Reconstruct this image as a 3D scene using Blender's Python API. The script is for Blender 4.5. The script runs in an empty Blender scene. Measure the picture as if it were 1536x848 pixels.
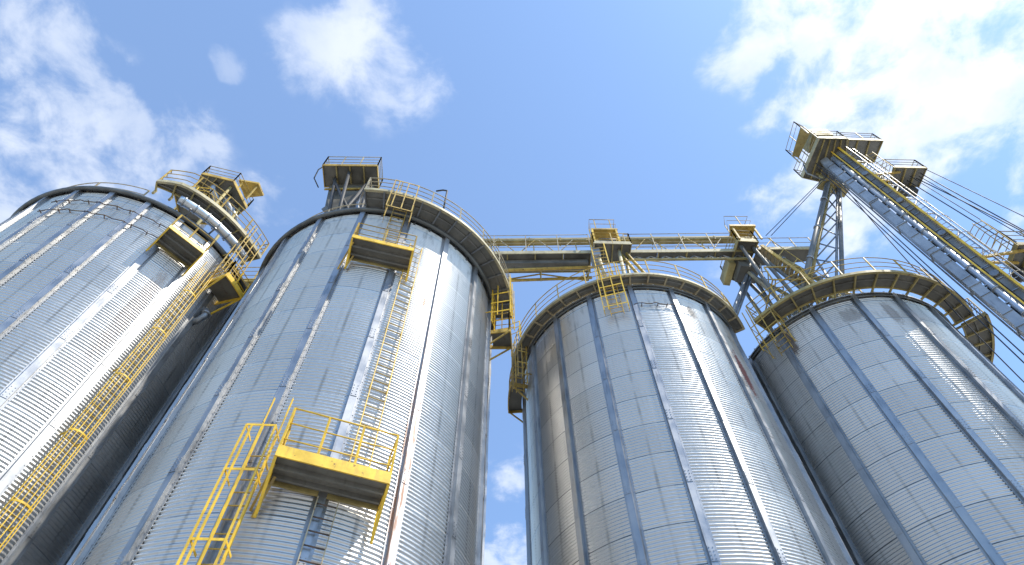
import bpy, bmesh, math, random
from mathutils import Vector, Matrix
random.seed(7)
R = math.radians
sc = bpy.context.scene
COL = sc.collection
SUN_AZ, SUN_EL = 331.0, 57.0            # math angle from +X, elevation

# ------------------------------------------------------------------ camera
cd = bpy.data.cameras.new('camera'); cam = bpy.data.objects.new('camera', cd); COL.objects.link(cam)
PIT, ROLL = 1.02631, -0.01102
F = Vector((0, math.cos(PIT), math.sin(PIT))); X0 = Vector((1, 0, 0)); U0 = X0.cross(F)
RX = math.cos(ROLL) * X0 + math.sin(ROLL) * U0
UX = -math.sin(ROLL) * X0 + math.cos(ROLL) * U0
m = Matrix((RX, UX, -F)).transposed().to_4x4(); m.translation = Vector((0, 0, 1.6))
cam.matrix_world = m
cd.sensor_width = 36; cd.lens = 955.13 / 1536 * 36; cd.clip_end = 5000; cd.clip_start = .05
sc.camera = cam

# ------------------------------------------------------------------ node helpers
class NT:
    def __init__(s, tree): s.t = tree; s.n = tree.nodes; s.l = tree.links
    def add(s, typ, ins=None, out=0, **props):
        n = s.n.new(typ)
        for k, v in props.items(): setattr(n, k, v)
        for k, v in (ins or {}).items():
            if v is None: continue
            if isinstance(v, bpy.types.NodeSocket): s.l.new(v, n.inputs[k])
            else: n.inputs[k].default_value = v
        return n.outputs[out] if out is not None else n
    def math(s, op, a, b=0.0, c=None, clamp=False):
        return s.add('ShaderNodeMath', {0: a, 1: b, 2: c}, operation=op, use_clamp=clamp)
    def vmath(s, op, a, b=None, out=0): return s.add('ShaderNodeVectorMath', {0: a, 1: b}, out, operation=op)
    def maprange(s, v, a, b, c=0., d=1., kind='SMOOTHSTEP'):
        return s.add('ShaderNodeMapRange', {0: v, 1: a, 2: b, 3: c, 4: d}, interpolation_type=kind)
    def mix(s, f, a, b, blend='MIX'):
        n = s.n.new('ShaderNodeMix'); n.data_type = 'RGBA'; n.blend_type = blend
        for k, v in ((0, f), (6, a), (7, b)):
            if isinstance(v, bpy.types.NodeSocket): s.l.new(v, n.inputs[k])
            else: n.inputs[k].default_value = v
        return n.outputs[2]
    def noise(s, vec, scale, detail=4., rough=.55, out=0, dist=0.):
        return s.add('ShaderNodeTexNoise', {'Vector': vec, 'Scale': scale, 'Detail': detail, 'Roughness': rough, 'Distortion': dist}, out)
def rgb(r, g, b): return (r, g, b, 1.)

# ------------------------------------------------------------------ world
w = bpy.data.worlds.new('World'); sc.world = w; w.use_nodes = True
T = NT(w.node_tree); T.n.clear()
sky = T.n.new('ShaderNodeTexSky'); sky.sky_type = 'NISHITA'; sky.sun_disc = False
saz = R(SUN_AZ); sky.sun_elevation = R(SUN_EL)
sky.sun_rotation = math.atan2(math.cos(saz), math.sin(saz)) % (2 * math.pi)
sky.air_density = 1.0; sky.dust_density = .6; sky.ozone_density = 2.2; sky.altitude = 100
gen = T.add('ShaderNodeTexCoord', out=0)
sep = T.add('ShaderNodeSeparateXYZ', {0: gen}, None)
zz = T.math('MAXIMUM', sep.outputs[2], .06)
px = T.math('DIVIDE', sep.outputs[0], zz); py = T.math('DIVIDE', sep.outputs[1], zz)
P = T.add('ShaderNodeCombineXYZ', {0: px, 1: py, 2: 0.})
wn = T.noise(P, 4.0, 4, .6, out=1)
Pw = T.vmath('ADD', P, T.vmath('MULTIPLY', T.vmath('SUBTRACT', wn, (.5, .5, .5)), (.16, .16, 0)))
# soft lumps of cloud, some in view, some added unseen for reflections (cloud-layer plane coordinates), broken up by noise
CL = [(-.30,.205,.07,.5),(-.22,.165,.095,.72),(-.17,.235,.085,.6),(-.42,.215,.035,.28),(-.22,.275,.05,.4),
      (-.70,.23,.13,.62),(-.54,.34,.10,.62),(-.68,.35,.16,.64),(-.82,.40,.15,.66),(-.40,.44,.075,.62),(-.62,.28,.06,.5),
      (.49,.20,.15,1.2),(.56,.25,.15,1.),(.71,.29,.13,1.),(.55,.13,.12,1.),(.80,.15,.14,1.),(.68,.19,.14,1.),(.62,.31,.11,1.),(.53,.21,.11,1.),(.73,.24,.12,1.),(.60,.22,.13,1.2),(.66,.15,.12,1.1),(.50,.16,.10,1.1),(.58,.33,.10,1.),(.66,.28,.13,1.1),(.64,.25,.15,1.25),(.76,.20,.17,1.3),(.42,.29,.06,.9),(.34,.20,.055,.8),(.60,.14,.14,1.2),(.40,.14,.09,.9),
      (.55,.37,.11,.9),(.46,.47,.085,.85),(.60,.47,.10,.8),(.66,.36,.09,.8),(.86,.40,.05,.75),(.90,.49,.07,.8),(.80,.29,.10,.8),(.37,.59,.06,.45),
      (.0,1.10,.10,.62),(-.03,1.40,.16,.7),(.75,-.38,.38,1.3),(.50,-.36,.24,1.1),(1.15,-.28,.40,1.3),(1.0,-.85,.42,1.2),(1.4,.9,.3,.9),  # includes an unseen bank behind the camera, added to whiten wall reflections
      (-1.6,1.0,.4,.9),(1.5,-1.3,.4,.9),(-.1,2.2,.4,.8)]
acc = None; wacc = None
for (cx, cy, r_, a_) in CL:
    d = T.vmath('DISTANCE', Pw, (cx, cy, 0.), out=1)
    v = T.maprange(d, 0., r_ * 1.3, max(1., a_), 0., 'SMOOTHERSTEP')
    acc = v if acc is None else T.math('ADD', acc, v)
    va = T.math('MULTIPLY', v, min(1., a_)); wacc = va if wacc is None else T.math('ADD', wacc, va)
opac = T.math('DIVIDE', wacc, T.math('MAXIMUM', acc, .001))
acc = T.math('MINIMUM', acc, 1.56)
n1 = T.noise(P, 9.5, 10, .60, dist=.22); n2 = T.noise(P, 3.3, 3, .5)
nn = T.math('ADD', T.math('MULTIPLY', n1, .72), T.math('MULTIPLY', n2, .28))
dens = T.math('ADD', T.math('MULTIPLY', acc, .62), T.math('MULTIPLY', T.math('SUBTRACT', nn, .5), 5.2))
mask = T.maprange(dens, .04, 1.32)
mask = T.math('MULTIPLY', T.math('MULTIPLY', mask, opac), T.maprange(acc, .01, .3))
hazeband = T.maprange(sep.outputs[2], .0, .2, .4, 0.)
thick = T.maprange(dens, .55, 1.35)
shade = T.maprange(T.noise(T.vmath('ADD', P, (.03, .05, 0)), 5.0, 5, .55), .38, .68)
ccol = T.mix(T.math('MULTIPLY', thick, T.math('MULTIPLY', shade, .9)), rgb(6.5, 6.7, 7.0), rgb(4.3, 4.8, 5.6))
# clouds and air brighten towards the sun (forward scattering)
sdir = (math.cos(saz)*math.cos(R(SUN_EL)), math.sin(saz)*math.cos(R(SUN_EL)), math.sin(R(SUN_EL)))
glow = T.maprange(T.vmath('DOT_PRODUCT', gen, sdir, out=1), .90, .998)
ccol = T.mix(glow, ccol, rgb(12., 11.7, 11.2))
skyc = T.mix(1., sky.outputs[0], rgb(.92, 1.26, 1.50), 'MULTIPLY')
skyc = T.mix(.10, skyc, rgb(7.5, 8.6, 10.))
skyc = T.mix(hazeband, skyc, rgb(8, 8.6, 9.2))
final = T.mix(T.math('MULTIPLY', mask, .95), skyc, ccol)
below = T.math('LESS_THAN', sep.outputs[2], 0.)
final = T.mix(below, final, rgb(2.6, 2.6, 2.5))
bg = T.add('ShaderNodeBackground', {0: final, 1: .145})
wo = T.n.new('ShaderNodeOutputWorld'); T.l.new(bg, wo.inputs[0])

# ------------------------------------------------------------------ sun, exposure
sd = bpy.data.lights.new('sun', 'SUN'); sd.energy = 4.0; sd.angle = R(.55); sd.color = (1., .93, .81)
sun = bpy.data.objects.new('sun', sd); COL.objects.link(sun); sun.location = (40, -30, 60)
sv = Vector((math.cos(saz) * math.cos(R(SUN_EL)), math.sin(saz) * math.cos(R(SUN_EL)), math.sin(R(SUN_EL))))
sun.rotation_euler = sv.to_track_quat('Z', 'Y').to_euler()
vs = sc.view_settings; vs.view_transform = 'Standard'; vs.look = 'None'; vs.gamma = 1; vs.use_curve_mapping = False
vs.exposure = .36

# ------------------------------------------------------------------ materials
def newmat(name):
    mt = bpy.data.materials.new(name); mt.use_nodes = True
    t = NT(mt.node_tree); b = t.n['Principled BSDF']; return mt, t, b
def simple(name, col, rough=.5, metal=0., var=.25, scale=3., rust=0., rustcol=rgb(.16, .06, .02), bump=.0, dirt=0.):
    mt, t, b = newmat(name)
    oc = t.add('ShaderNodeTexCoord', out=3)
    n = t.noise(oc, scale, 6, .6)
    c = t.mix(t.maprange(n, .3, .7), rgb(*[x * (1 - var) for x in col]), rgb(*[min(1, x * (1 + var * .6)) for x in col]))
    rr = t.maprange(n, .3, .7, rough - .08, rough + .1)
    if dirt:
        nd = t.noise(t.vmath('MULTIPLY', oc, (5, 5, .7)), 1.6, 6, .65)
        c = t.mix(t.maprange(nd, .5, .72, 0., dirt), c, rgb(.09, .085, .075))
    if rust:
        nr = t.noise(oc, scale * 2.7, 7, .68)
        f = t.maprange(nr, .66 - rust * .2, .74 - rust * .14)
        c = t.mix(f, c, rustcol)
        if metal: t.l.new(t.maprange(f, 0, 1, metal, 0.), b.inputs['Metallic'])
    t.l.new(c, b.inputs['Base Color']); t.l.new(rr, b.inputs['Roughness'])
    if not (rust and metal): b.inputs['Metallic'].default_value = metal
    if bump:
        bn = t.add('ShaderNodeBump', {'Strength': bump, 'Distance': .01, 'Height': t.noise(oc, 40, 4)})
        t.l.new(bn, b.inputs['Normal'])
    return mt

def wall_material(name, step, off, seam_dark, stains=(), grime=.5):
    """galvanised corrugated sheet: every sheet a touch different, lapped edges dirty, soot and rust runs"""
    mt, t, b = newmat(name)
    oc = t.add('ShaderNodeTexCoord', out=3)
    s = t.add('ShaderNodeSeparateXYZ', {0: oc}, None)
    th = t.math('MULTIPLY', t.math('ARCTAN2', s.outputs[1], s.outputs[0]), 180 / math.pi)
    a = t.math('DIVIDE', t.math('SUBTRACT', th, off), step)
    z = s.outputs[2]
    k = t.math('DIVIDE', t.math('SUBTRACT', z, .3), 1.144)
    cell = t.add('ShaderNodeCombineXYZ', {0: t.math('FLOOR', a), 1: t.math('FLOOR', k), 2: 0.})
    wn = t.add('ShaderNodeTexWhiteNoise', {0: cell}, None, noise_dimensions='3D')
    cyl = t.add('ShaderNodeCombineXYZ', {0: t.math('MULTIPLY', th, .078), 1: z, 2: 0.})
    spangle = t.noise(cyl, 9., 5, .6)
    cloud = t.noise(cyl, .7, 5, .6)
    streak = t.noise(t.vmath('MULTIPLY', cyl, (5.5, .22, 1)), 1.5, 7, .62)
    fine = t.noise(t.vmath('MULTIPLY', cyl, (26, 1.2, 1)), 1.0, 4, .6)
    v = t.math('ADD', t.math('MULTIPLY', wn.outputs[0], .19), t.math('MULTIPLY', spangle, .16))
    v = t.math('ADD', v, t.math('MULTIPLY', cloud, .16))
    base = t.mix(t.math('ADD', v, .15, clamp=True), rgb(.36, .358, .352), rgb(.84, .825, .80))
    dirtf = t.math('MULTIPLY', t.maprange(streak, .52, .85), grime)
    base = t.mix(dirtf, base, rgb(.27, .265, .255))
    base = t.mix(t.math('MULTIPLY', t.maprange(fine, .58, .85), .22 * grime), base, rgb(.22, .21, .2))
    # dust run-off under the eave
    top = t.maprange(z, 19.8, 22.3)
    tn = t.maprange(t.noise(t.vmath('MULTIPLY', cyl, (3.5, .9, 1)), 1.3, 6, .65), .5, .68)
    base = t.mix(t.math('MULTIPLY', t.math('MULTIPLY', top, tn), .55), base, rgb(.17, .16, .15))
    # horizontal laps
    fk = t.math('FRACT', k)
    lap = t.math('MAXIMUM', t.maprange(fk, .02, .04, 1., 0.), t.maprange(fk, .988, .998))
    lapn = t.maprange(t.noise(cyl, 2.3, 3), .3, .62, .7, 1.)
    base = t.mix(t.math('MULTIPLY', t.math('MULTIPLY', lap, lapn), seam_dark), base, rgb(.10, .10, .095))
    # vertical sheet joints in the middle of each bay, with run-off
    fa = t.math('ABSOLUTE', t.math('SUBTRACT', t.math('FRACT', a), .5))
    jn = t.math('ADD', fa, t.math('MULTIPLY', t.math('SUBTRACT', streak, .5), .05))
    jl = t.math('MULTIPLY', t.maprange(jn, .004, .04, 1., 0.), t.maprange(t.noise(cyl, 1.1, 4), .35, .65, .1, 1.))
    base = t.mix(t.math('MULTIPLY', jl, .55), base, rgb(.2, .195, .185))
    # dirt beside stiffeners
    fs = t.maprange(fa, .435, .475)
    base = t.mix(t.math('MULTIPLY', t.math('MULTIPLY', fs, t.maprange(streak, .4, .7)), .45), base, rgb(.16, .155, .15))
    metal = 1.0; mf = None
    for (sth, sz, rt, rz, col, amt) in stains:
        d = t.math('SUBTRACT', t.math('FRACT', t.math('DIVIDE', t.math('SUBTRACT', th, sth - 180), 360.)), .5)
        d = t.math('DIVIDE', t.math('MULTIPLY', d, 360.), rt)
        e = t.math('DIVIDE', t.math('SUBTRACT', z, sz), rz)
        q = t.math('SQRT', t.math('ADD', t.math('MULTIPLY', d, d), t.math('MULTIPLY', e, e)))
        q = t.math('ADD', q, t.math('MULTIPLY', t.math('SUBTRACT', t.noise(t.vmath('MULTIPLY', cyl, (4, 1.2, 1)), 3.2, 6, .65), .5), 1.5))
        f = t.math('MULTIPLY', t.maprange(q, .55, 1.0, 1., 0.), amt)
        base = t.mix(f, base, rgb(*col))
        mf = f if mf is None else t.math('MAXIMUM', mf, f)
    t.l.new(base, b.inputs['Base Color'])
    drt = t.math('ADD', dirtf, t.math('MULTIPLY', lap, .4), clamp=True)
    mv = t.maprange(drt, 0., 1., .97, .55)
    if mf is not None: mv = t.math('MULTIPLY', mv, t.math('SUBTRACT', 1., mf))
    t.l.new(mv, b.inputs['Metallic'])
    rg = t.math('ADD', t.math('ADD', t.maprange(spangle, .3, .7, .27, .36), t.math('MULTIPLY', wn.outputs[0], .05)), t.math('MULTIPLY', cloud, .08))
    rg = t.math('ADD', rg, t.math('MULTIPLY', drt, .25))
    t.l.new(rg, b.inputs['Roughness'])
    dent = t.add('ShaderNodeBump', {'Strength': .35, 'Distance': .03, 'Height': t.noise(t.vmath('MULTIPLY', cyl, (1.5, 1., 1)), 1.8, 3, .5)})
    t.l.new(dent, b.inputs['Normal'])
    return mt

def rusty_runs():
    mt, t, b = newmat('galvanised_steel_rust_streaked')
    oc = t.add('ShaderNodeTexCoord', out=3)
    n = t.noise(t.vmath('MULTIPLY', oc, (9, 9, .45)), 1.7, 7, .65)
    z = t.add('ShaderNodeSeparateXYZ', {0: oc}, 2)
    f = t.math('MULTIPLY', t.maprange(n, .44, .60), t.maprange(z, 19., 11., .15, .95))
    t.l.new(t.mix(f, rgb(.5, .52, .54), t.mix(t.noise(oc, 9, 5), rgb(.30, .12, .05), rgb(.52, .30, .18))), b.inputs['Base Color'])
    t.l.new(t.maprange(f, 0, 1, .85, 0.), b.inputs['Metallic']); b.inputs['Roughness'].default_value = .52
    return mt
M = {}
M['galv'] = simple('galvanised_steel', (.40, .402, .402), .43, .95, .15, 1.2, dirt=.4)
M['galv_rust'] = rusty_runs()
M['galv_dark'] = simple('dull_zinc', (.27, .28, .29), .5, .75, .3, 1.5, dirt=.6)
M['ring'] = simple('dark_eave_metal', (.16, .165, .16), .5, .6, .35, 2.)
M['silver'] = simple('bright_duct_metal', (.58, .60, .62), .3, 1., .12, 3.)
M['roof'] = simple('roof_sheet', (.6, .61, .62), .4, .9, .2, 1.)
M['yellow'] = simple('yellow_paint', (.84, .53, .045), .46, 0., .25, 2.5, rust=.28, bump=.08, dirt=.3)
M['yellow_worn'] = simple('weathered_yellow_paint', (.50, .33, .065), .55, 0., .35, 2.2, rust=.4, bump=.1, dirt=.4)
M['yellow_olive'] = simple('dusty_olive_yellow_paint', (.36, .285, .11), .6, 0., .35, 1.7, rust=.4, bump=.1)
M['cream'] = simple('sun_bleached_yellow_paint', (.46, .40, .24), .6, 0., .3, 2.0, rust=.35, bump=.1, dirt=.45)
M['rail_grey'] = simple('dusty_rail_paint', (.42, .35, .22), .6, .1, .3, 2.5, rust=.45)
M['deck'] = simple('dusty_deck_plate', (.15, .14, .115), .6, .25, .35, 1.1, rust=.25, rustcol=rgb(.10, .075, .05), bump=.15, dirt=.4)
M['deck_light'] = simple('galvanised_deck_plate', (.20, .195, .175), .55, .4, .3, 1.2, rust=.2, rustcol=rgb(.13, .1, .07), bump=.12, dirt=.4)
M['tubegrey'] = simple('blue_grey_pipe_paint', (.52, .57, .63), .38, .55, .2, 1.3, dirt=.35)
M['trunk'] = simple('grey_trunking', (.36, .385, .41), .48, .5, .25, .9, dirt=.4)
M['trunk_dark'] = simple('dark_grey_trunking', (.21, .21, .20), .5, .4, .4, .9, dirt=.4)
M['dark'] = simple('dark_steel', (.065, .063, .06), .6, .4, .35, 2.)
M['cable'] = simple('black_cable', (.035, .037, .045), .6, 0., .2, 2.)
M['rustdark'] = simple('rusty_steel_strap', (.12, .085, .065), .7, .2, .4, 4., rust=.5)

# ------------------------------------------------------------------ mesh helpers
class MB:
    def __init__(s): s.v = []; s.f = []; s.sm = []
    def quadbox(s, c8):
        b = len(s.v); s.v += [tuple(p) for p in c8]
        for f in ((0,3,2,1),(4,5,6,7),(0,1,5,4),(1,2,6,5),(2,3,7,6),(3,0,4,7)):
            s.f.append(tuple(b + i for i in f)); s.sm.append(False)
        return s
    def bar(s, a, b, w_, h_=None, up=(0, 0, 1)):
        a, b = Vector(a), Vector(b); h_ = h_ or w_; d = (b - a).normalized(); up = Vector(up)
        if abs(d.dot(up)) > .97: up = Vector((1, 0, 0)) if abs(d.x) < .9 else Vector((0, 1, 0))
        x = d.cross(up).normalized() * w_ / 2; y = x.cross(d).normalized() * h_ / 2
        return s.quadbox([a-x-y, a+x-y, a+x+y, a-x+y, b-x-y, b+x-y, b+x+y, b-x+y])
    def box(s, o, ex, ey, ez):
        o, ex, ey, ez = map(Vector, (o, ex, ey, ez))
        return s.quadbox([o, o+ex, o+ex+ey, o+ey, o+ez, o+ex+ez, o+ex+ey+ez, o+ey+ez])
    def tube(s, pts, r, n=8, closed=False):
        pts = [Vector(p) for p in pts]; b = len(s.v); k = len(pts); prev = None
        for i, p in enumerate(pts):
            if closed: d = pts[(i+1) % k] - pts[i-1]
            else: d = pts[min(i+1, k-1)] - pts[max(i-1, 0)]
            d.normalize()
            if prev is None:
                x = d.cross(Vector((0, 0, 1)) if abs(d.z) < .9 else Vector((1, 0, 0))).normalized()
            else: x = (prev - d * prev.dot(d)).normalized()
            prev = x; y = d.cross(x); rr = r[i] if isinstance(r, (list, tuple)) else r
            for j in range(n):
                t = 2 * math.pi * j / n; s.v.append(tuple(p + x * rr * math.cos(t) + y * rr * math.sin(t)))
        for i in range(k if closed else k - 1):
            for j in range(n):
                s.f.append((b+i*n+j, b+i*n+(j+1) % n, b+((i+1) % k)*n+(j+1) % n, b+((i+1) % k)*n+j)); s.sm.append(True)
        if not closed:
            s.f.append(tuple(b + j for j in reversed(range(n)))); s.sm.append(False)
            s.f.append(tuple(b + (k-1)*n + j for j in range(n))); s.sm.append(False)
        return s
    def arc(s, c, r0, r1, t0, t1, z0, z1, n=None):
        """curved box between radii, angles in degrees; r0/r1 may be functions of angle"""
        n = n or max(2, int(abs(t1 - t0) / 3)); b = len(s.v)
        for i in range(n + 1):
            t = t0 + (t1 - t0) * i / n; a = R(t); ca, sa = math.cos(a), math.sin(a)
            q0 = r0(t) if callable(r0) else r0; q1 = r1(t) if callable(r1) else r1
            for (q, z) in ((q0, z0), (q1, z0), (q1, z1), (q0, z1)): s.v.append((c[0] + q*ca, c[1] + q*sa, z))
        for i in range(n):
            p = b + i*4
            for j in range(4):
                s.f.append((p+j, p+4+j, p+4+(j+1) % 4, p+(j+1) % 4)); s.sm.append(False)
        s.f.append((b, b+1, b+2, b+3)); s.f.append((b+n*4+3, b+n*4+2, b+n*4+1, b+n*4)); s.sm += [False]*2
        return s
    def prism(s, poly, z0, z1):
        b = len(s.v); n = len(poly)
        s.v += [(x, y, z0) for x, y in poly] + [(x, y, z1) for x, y in poly]
        s.f.append(tuple(b + i for i in reversed(range(n)))); s.f.append(tuple(b + n + i for i in range(n))); s.sm += [False]*2
        for i in range(n): s.f.append((b+i, b+(i+1) % n, b+n+(i+1) % n, b+n+i)); s.sm.append(False)
        return s
    def mesh(s, name, mat, off=(0, 0, 0)):
        me = bpy.data.meshes.new(name); o = Vector(off)
        me.from_pydata([tuple(Vector(p) - o) for p in s.v], [], s.f)
        me.polygons.foreach_set('use_smooth', s.sm)
        bm = bmesh.new(); bm.from_mesh(me); bmesh.ops.recalc_face_normals(bm, faces=bm.faces); bm.to_mesh(me); bm.free()
        me.materials.append(mat); return me
    def build(s, name, mat, parent=None):
        """world-space shape, linked as one object; origin = parent's origin"""
        root = parent; off = Vector((0, 0, 0))
        while root is not None: off += root.location; root = root.parent
        o = bpy.data.objects.new(name, s.mesh(name, mat, off)); COL.objects.link(o); o.parent = parent
        return o
def thing(name, label, cat, loc, group=None):
    o = bpy.data.objects.new(name, None); COL.objects.link(o); o.location = loc; o.empty_display_size = .3
    o['label'] = label; o['category'] = cat
    if group: o['group'] = group
    return o
def tag(o, label, cat, group=None):
    o['label'] = label; o['category'] = cat
    if group: o['group'] = group
    return o
def origin_to(o, p):
    p = Vector(p); o.data.transform(Matrix.Translation(-p)); o.location = p; return o
def pol(c, r, t, z): return Vector((c[0] + r*math.cos(R(t)), c[1] + r*math.sin(R(t)), z))

# ------------------------------------------------------------------ ground
g = MB(); g.box((-1500, -1500, -.4), (3000, 0, 0), (0, 3000, 0), (0, 0, .4))
M['ground'] = simple('yard_concrete', (.34, .33, .305), .85, 0., .3, .15, bump=.1)
o = g.build('ground', M['ground']); o['kind'] = 'structure'
C1, C2, C3, C4 = (-14.852, 13.196), (-5.351, 14.137), (4.956, 17.403), (14.129, 17.854)
pad = MB()
for c in (C1, C2, C3, C4):
    pad.prism([(c[0] + 5.0*math.cos(R(a)), c[1] + 5.0*math.sin(R(a))) for a in range(0, 360, 6)], .0, .25)
# ------------------------------------------------------------------ silos
RS, ZE, ZB = 4.5, 22.3, .25
def wall_mesh():
    pitch, amp, per = .104, .0165, 6; top = ZE + .2
    rows = int((top - ZB) / pitch) * per; cols = 150
    vs_, fs_ = [], []
    for i in range(rows + 1):
        z = ZB + i * pitch / per
        rr = RS - amp + amp * math.cos(2 * math.pi * (z - .3) / pitch)
        k = ((z - .3) / 1.144) % 1.0
        if k < .014 : rr -= .010
        elif k > .95: rr += .003
        for j in range(cols):
            a = 2 * math.pi * j / cols; vs_.append((rr*math.cos(a), rr*math.sin(a), z))
    for i in range(rows):
        for j in range(cols):
            j2 = (j + 1) % cols; fs_.append((i*cols+j, i*cols+j2, (i+1)*cols+j2, (i+1)*cols+j))
    me = bpy.data.meshes.new('wall'); me.from_pydata(vs_, [], fs_)
    me.polygons.foreach_set('use_smooth', [True]*len(fs_)); return me
WALL = wall_mesh()
def stiffener_mesh(mat, seed):
    """hat section: web standing off the sheet, two flanges, splice plates with bolt heads; local +X is outward"""
    rnd = random.Random(seed); b = MB(); z0, z1 = ZB, ZE + .12
    x0, x1, hw, fw = RS - .012, RS + .105, .085, .15
    b.box((x0, -fw, z0), (.016, 0, 0), (0, fw - hw, 0), (0, 0, z1 - z0))
    b.box((x0, hw, z0), (.016, 0, 0), (0, fw - hw, 0), (0, 0, z1 - z0))
    b.box((x0, -hw, z0), (x1 - x0, 0, 0), (0, .012, 0), (0, 0, z1 - z0))
    b.box((x0, hw - .012, z0), (x1 - x0, 0, 0), (0, .012, 0), (0, 0, z1 - z0))
    b.box((x1 - .012, -hw + .012, z0), (.010, 0, 0), (0, 2*hw - .024, 0), (0, 0, z1 - z0))
    z = z0 + 1.1 + rnd.random() * .5
    while z < z1 - .6:
        b.box((x1, -hw + .008, z), (.009, 0, 0), (0, 2*hw - .016, 0), (0, 0, .42))
        for dz in (.06, .16, .26, .36):
            for dy in (-.045, .045): b.box((x1 + .008, dy - .011, z + dz - .011), (.012, 0, 0), (0, .022, 0), (0, 0, .022))
        z += 2.29
    z = z0 + .1
    while z < z1:
        for dy in (-.118, .118): b.box((x0 + .015, dy - .01, z - .01), (.012, 0, 0), (0, .02, 0), (0, 0, .02))
        z += .286
    return b.mesh('stiffener', mat)
STIFF = stiffener_mesh(M['galv'], 1)
STIFF_RUST = stiffener_mesh(M['galv_rust'], 2)
rb = MB(); nseg = 72
rz0, rz1 = ZE + .16, ZE + .16 + 4.1*.53
for i in range(nseg):
    a0, a1 = 2*math.pi*i/nseg, 2*math.pi*(i+1)/nseg; bi = len(rb.v)
    for (q, z) in ((4.62, rz0), (.5, rz1), (.5, rz1 - .05), (4.62, rz0 - .05)):
        rb.v += [(q*math.cos(a0), q*math.sin(a0), z), (q*math.cos(a1), q*math.sin(a1), z)]
    for f in ((0,1,3,2),(2,3,5,4),(4,5,7,6),(6,7,1,0)): rb.f.append(tuple(bi + x for x in f)); rb.sm.append(False)
    am = a0; rb.bar((4.6*math.cos(am), 4.6*math.sin(am), rz0 + .03), (.55*math.cos(am), .55*math.sin(am), rz1 + .03), .05, .06)
rb.prism([(.62*math.cos(R(a)), .62*math.sin(R(a))) for a in range(0, 360, 15)], rz1 - .1, rz1 + .35)
ROOF = rb.mesh('roof', M['roof'])
fb = MB(); fb.prism([(4.95*math.cos(R(a)), 4.95*math.sin(R(a))) for a in range(0, 360, 5)], -.05, .25)
FOOT = fb.mesh('footing', M['ground'])
WM = [wall_material('corrugated_wall_a', 15., 12., .55, stains=[(322, 17.5, 3.5, 3.0, (.36, .27, .22), .4)], grime=.5),
      wall_material('corrugated_wall_b', 20., 11., .5, stains=[(306.5, 17.9, .5, .35, (.42, .15, .07), .8)], grime=.5),
      wall_material('corrugated_wall_c', 20., 4.3, .95, stains=[(311.5, 18.6, 3.4, 1.5, (.13, .03, .028), .95), (292, 21.2, 2.5, .5, (.2, .16, .13), .6)], grime=.45),
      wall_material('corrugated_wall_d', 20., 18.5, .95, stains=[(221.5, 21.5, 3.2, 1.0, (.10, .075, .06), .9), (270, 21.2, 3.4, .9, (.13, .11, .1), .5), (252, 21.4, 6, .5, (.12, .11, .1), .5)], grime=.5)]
SG = 'row of four corrugated grain silos'
SILOS = [(C1, 15., 12., 'far left silo with long yellow ladder up its side and silver duct at its eave', .085, ()),
         (C2, 20., 11., 'large silo left of centre carrying two yellow balconies one above the other', .085, (3,)),
         (C3, 20., 4.3, 'silo right of centre with dark red stain at upper right and dark sheet laps', .03, ()),
         (C4, 20., 18.5, 'far right silo with sooty dark smudge below its cage and elevator tower in front', .03, ())]
silo_objs = []
for i, (c, step, off, label, rr_, rusty) in enumerate(SILOS):
    s = thing('grain_silo', label, 'silo', (c[0], c[1], 0), SG); silo_objs.append(s)
    me = WALL if i == 0 else WALL.copy()
    me.materials.clear(); me.materials.append(WM[i])
    wo_ = bpy.data.objects.new('wall', me); COL.objects.link(wo_); wo_.parent = s
    for k in range(int(360 / step)):
        a = (off + step*k) % 360
        # facing the camera side and flanks only plus the back for other views
        isr = i == 1 and abs(((a - 311 + 180) % 360) - 180) < 1
        so = bpy.data.objects.new('stiffener', STIFF_RUST if isr else STIFF); COL.objects.link(so); so.parent = s
        so.rotation_euler = (0, 0, R(a))
        if isr: so['label'] = 'stiffener with orange rust streak running down it'
    ro = bpy.data.objects.new('roof', ROOF); COL.objects.link(ro); ro.parent = s; ro.rotation_euler = (0, 0, R(3*i))
    fo = bpy.data.objects.new('footing', FOOT); COL.objects.link(fo); fo.parent = s
    er = MB()
    er.tube([pol(c, RS + .05 + (rr_ if rr_ > .05 else .01), t, ZE + (.13 if rr_ > .05 else .0)) for t in range(0, 360, 4)], rr_, 10, True)
    if rr_ < .05: er.arc(c, RS + .02, RS + .05, 0, 360, ZE + .02, ZE + .16, 120)
    er.build('eave_ring', M['ring'], s)

# ------------------------------------------------------------------ thin rings near the tops
def cable_ring(c, t0, t1, z, label, silo_gap=.06):
    t = thing('conduit', label, 'conduit', pol(c, RS + .03, t0, z))
    b = MB(); pts = []
    for k in range(int((t1 - t0) / 2) + 1):
        a = t0 + 2*k; pts.append(pol(c, RS + .10 + .012*math.sin(a*1.7), a, z + .03*math.sin(a*.9) + .02*math.sin(a*2.3)))
    b.tube(pts, .018, 6).build('cable', M['rustdark'], t)
    for k in range(int((t1 - t0) / 6)):
        a = t0 + 3 + 6*k + random.uniform(-2.2, 2.2); q = MB(); q.bar(pol(c, RS - .01, a, z), pol(c, RS + .14, a, z), .025, .03); q.build('clip', M['rustdark'], t)
cable_ring(C1, 262, 312, 21.45, 'upper of two thin dark cables clipped round the far left silo below its eave')
cable_ring(C1, 262, 312, 20.72, 'lower of two thin dark cables clipped round the far left silo below its eave')
cable_ring(C3, 264, 284, 21.18, 'short rusty bar clipped below the eave of the silo right of centre')

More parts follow.
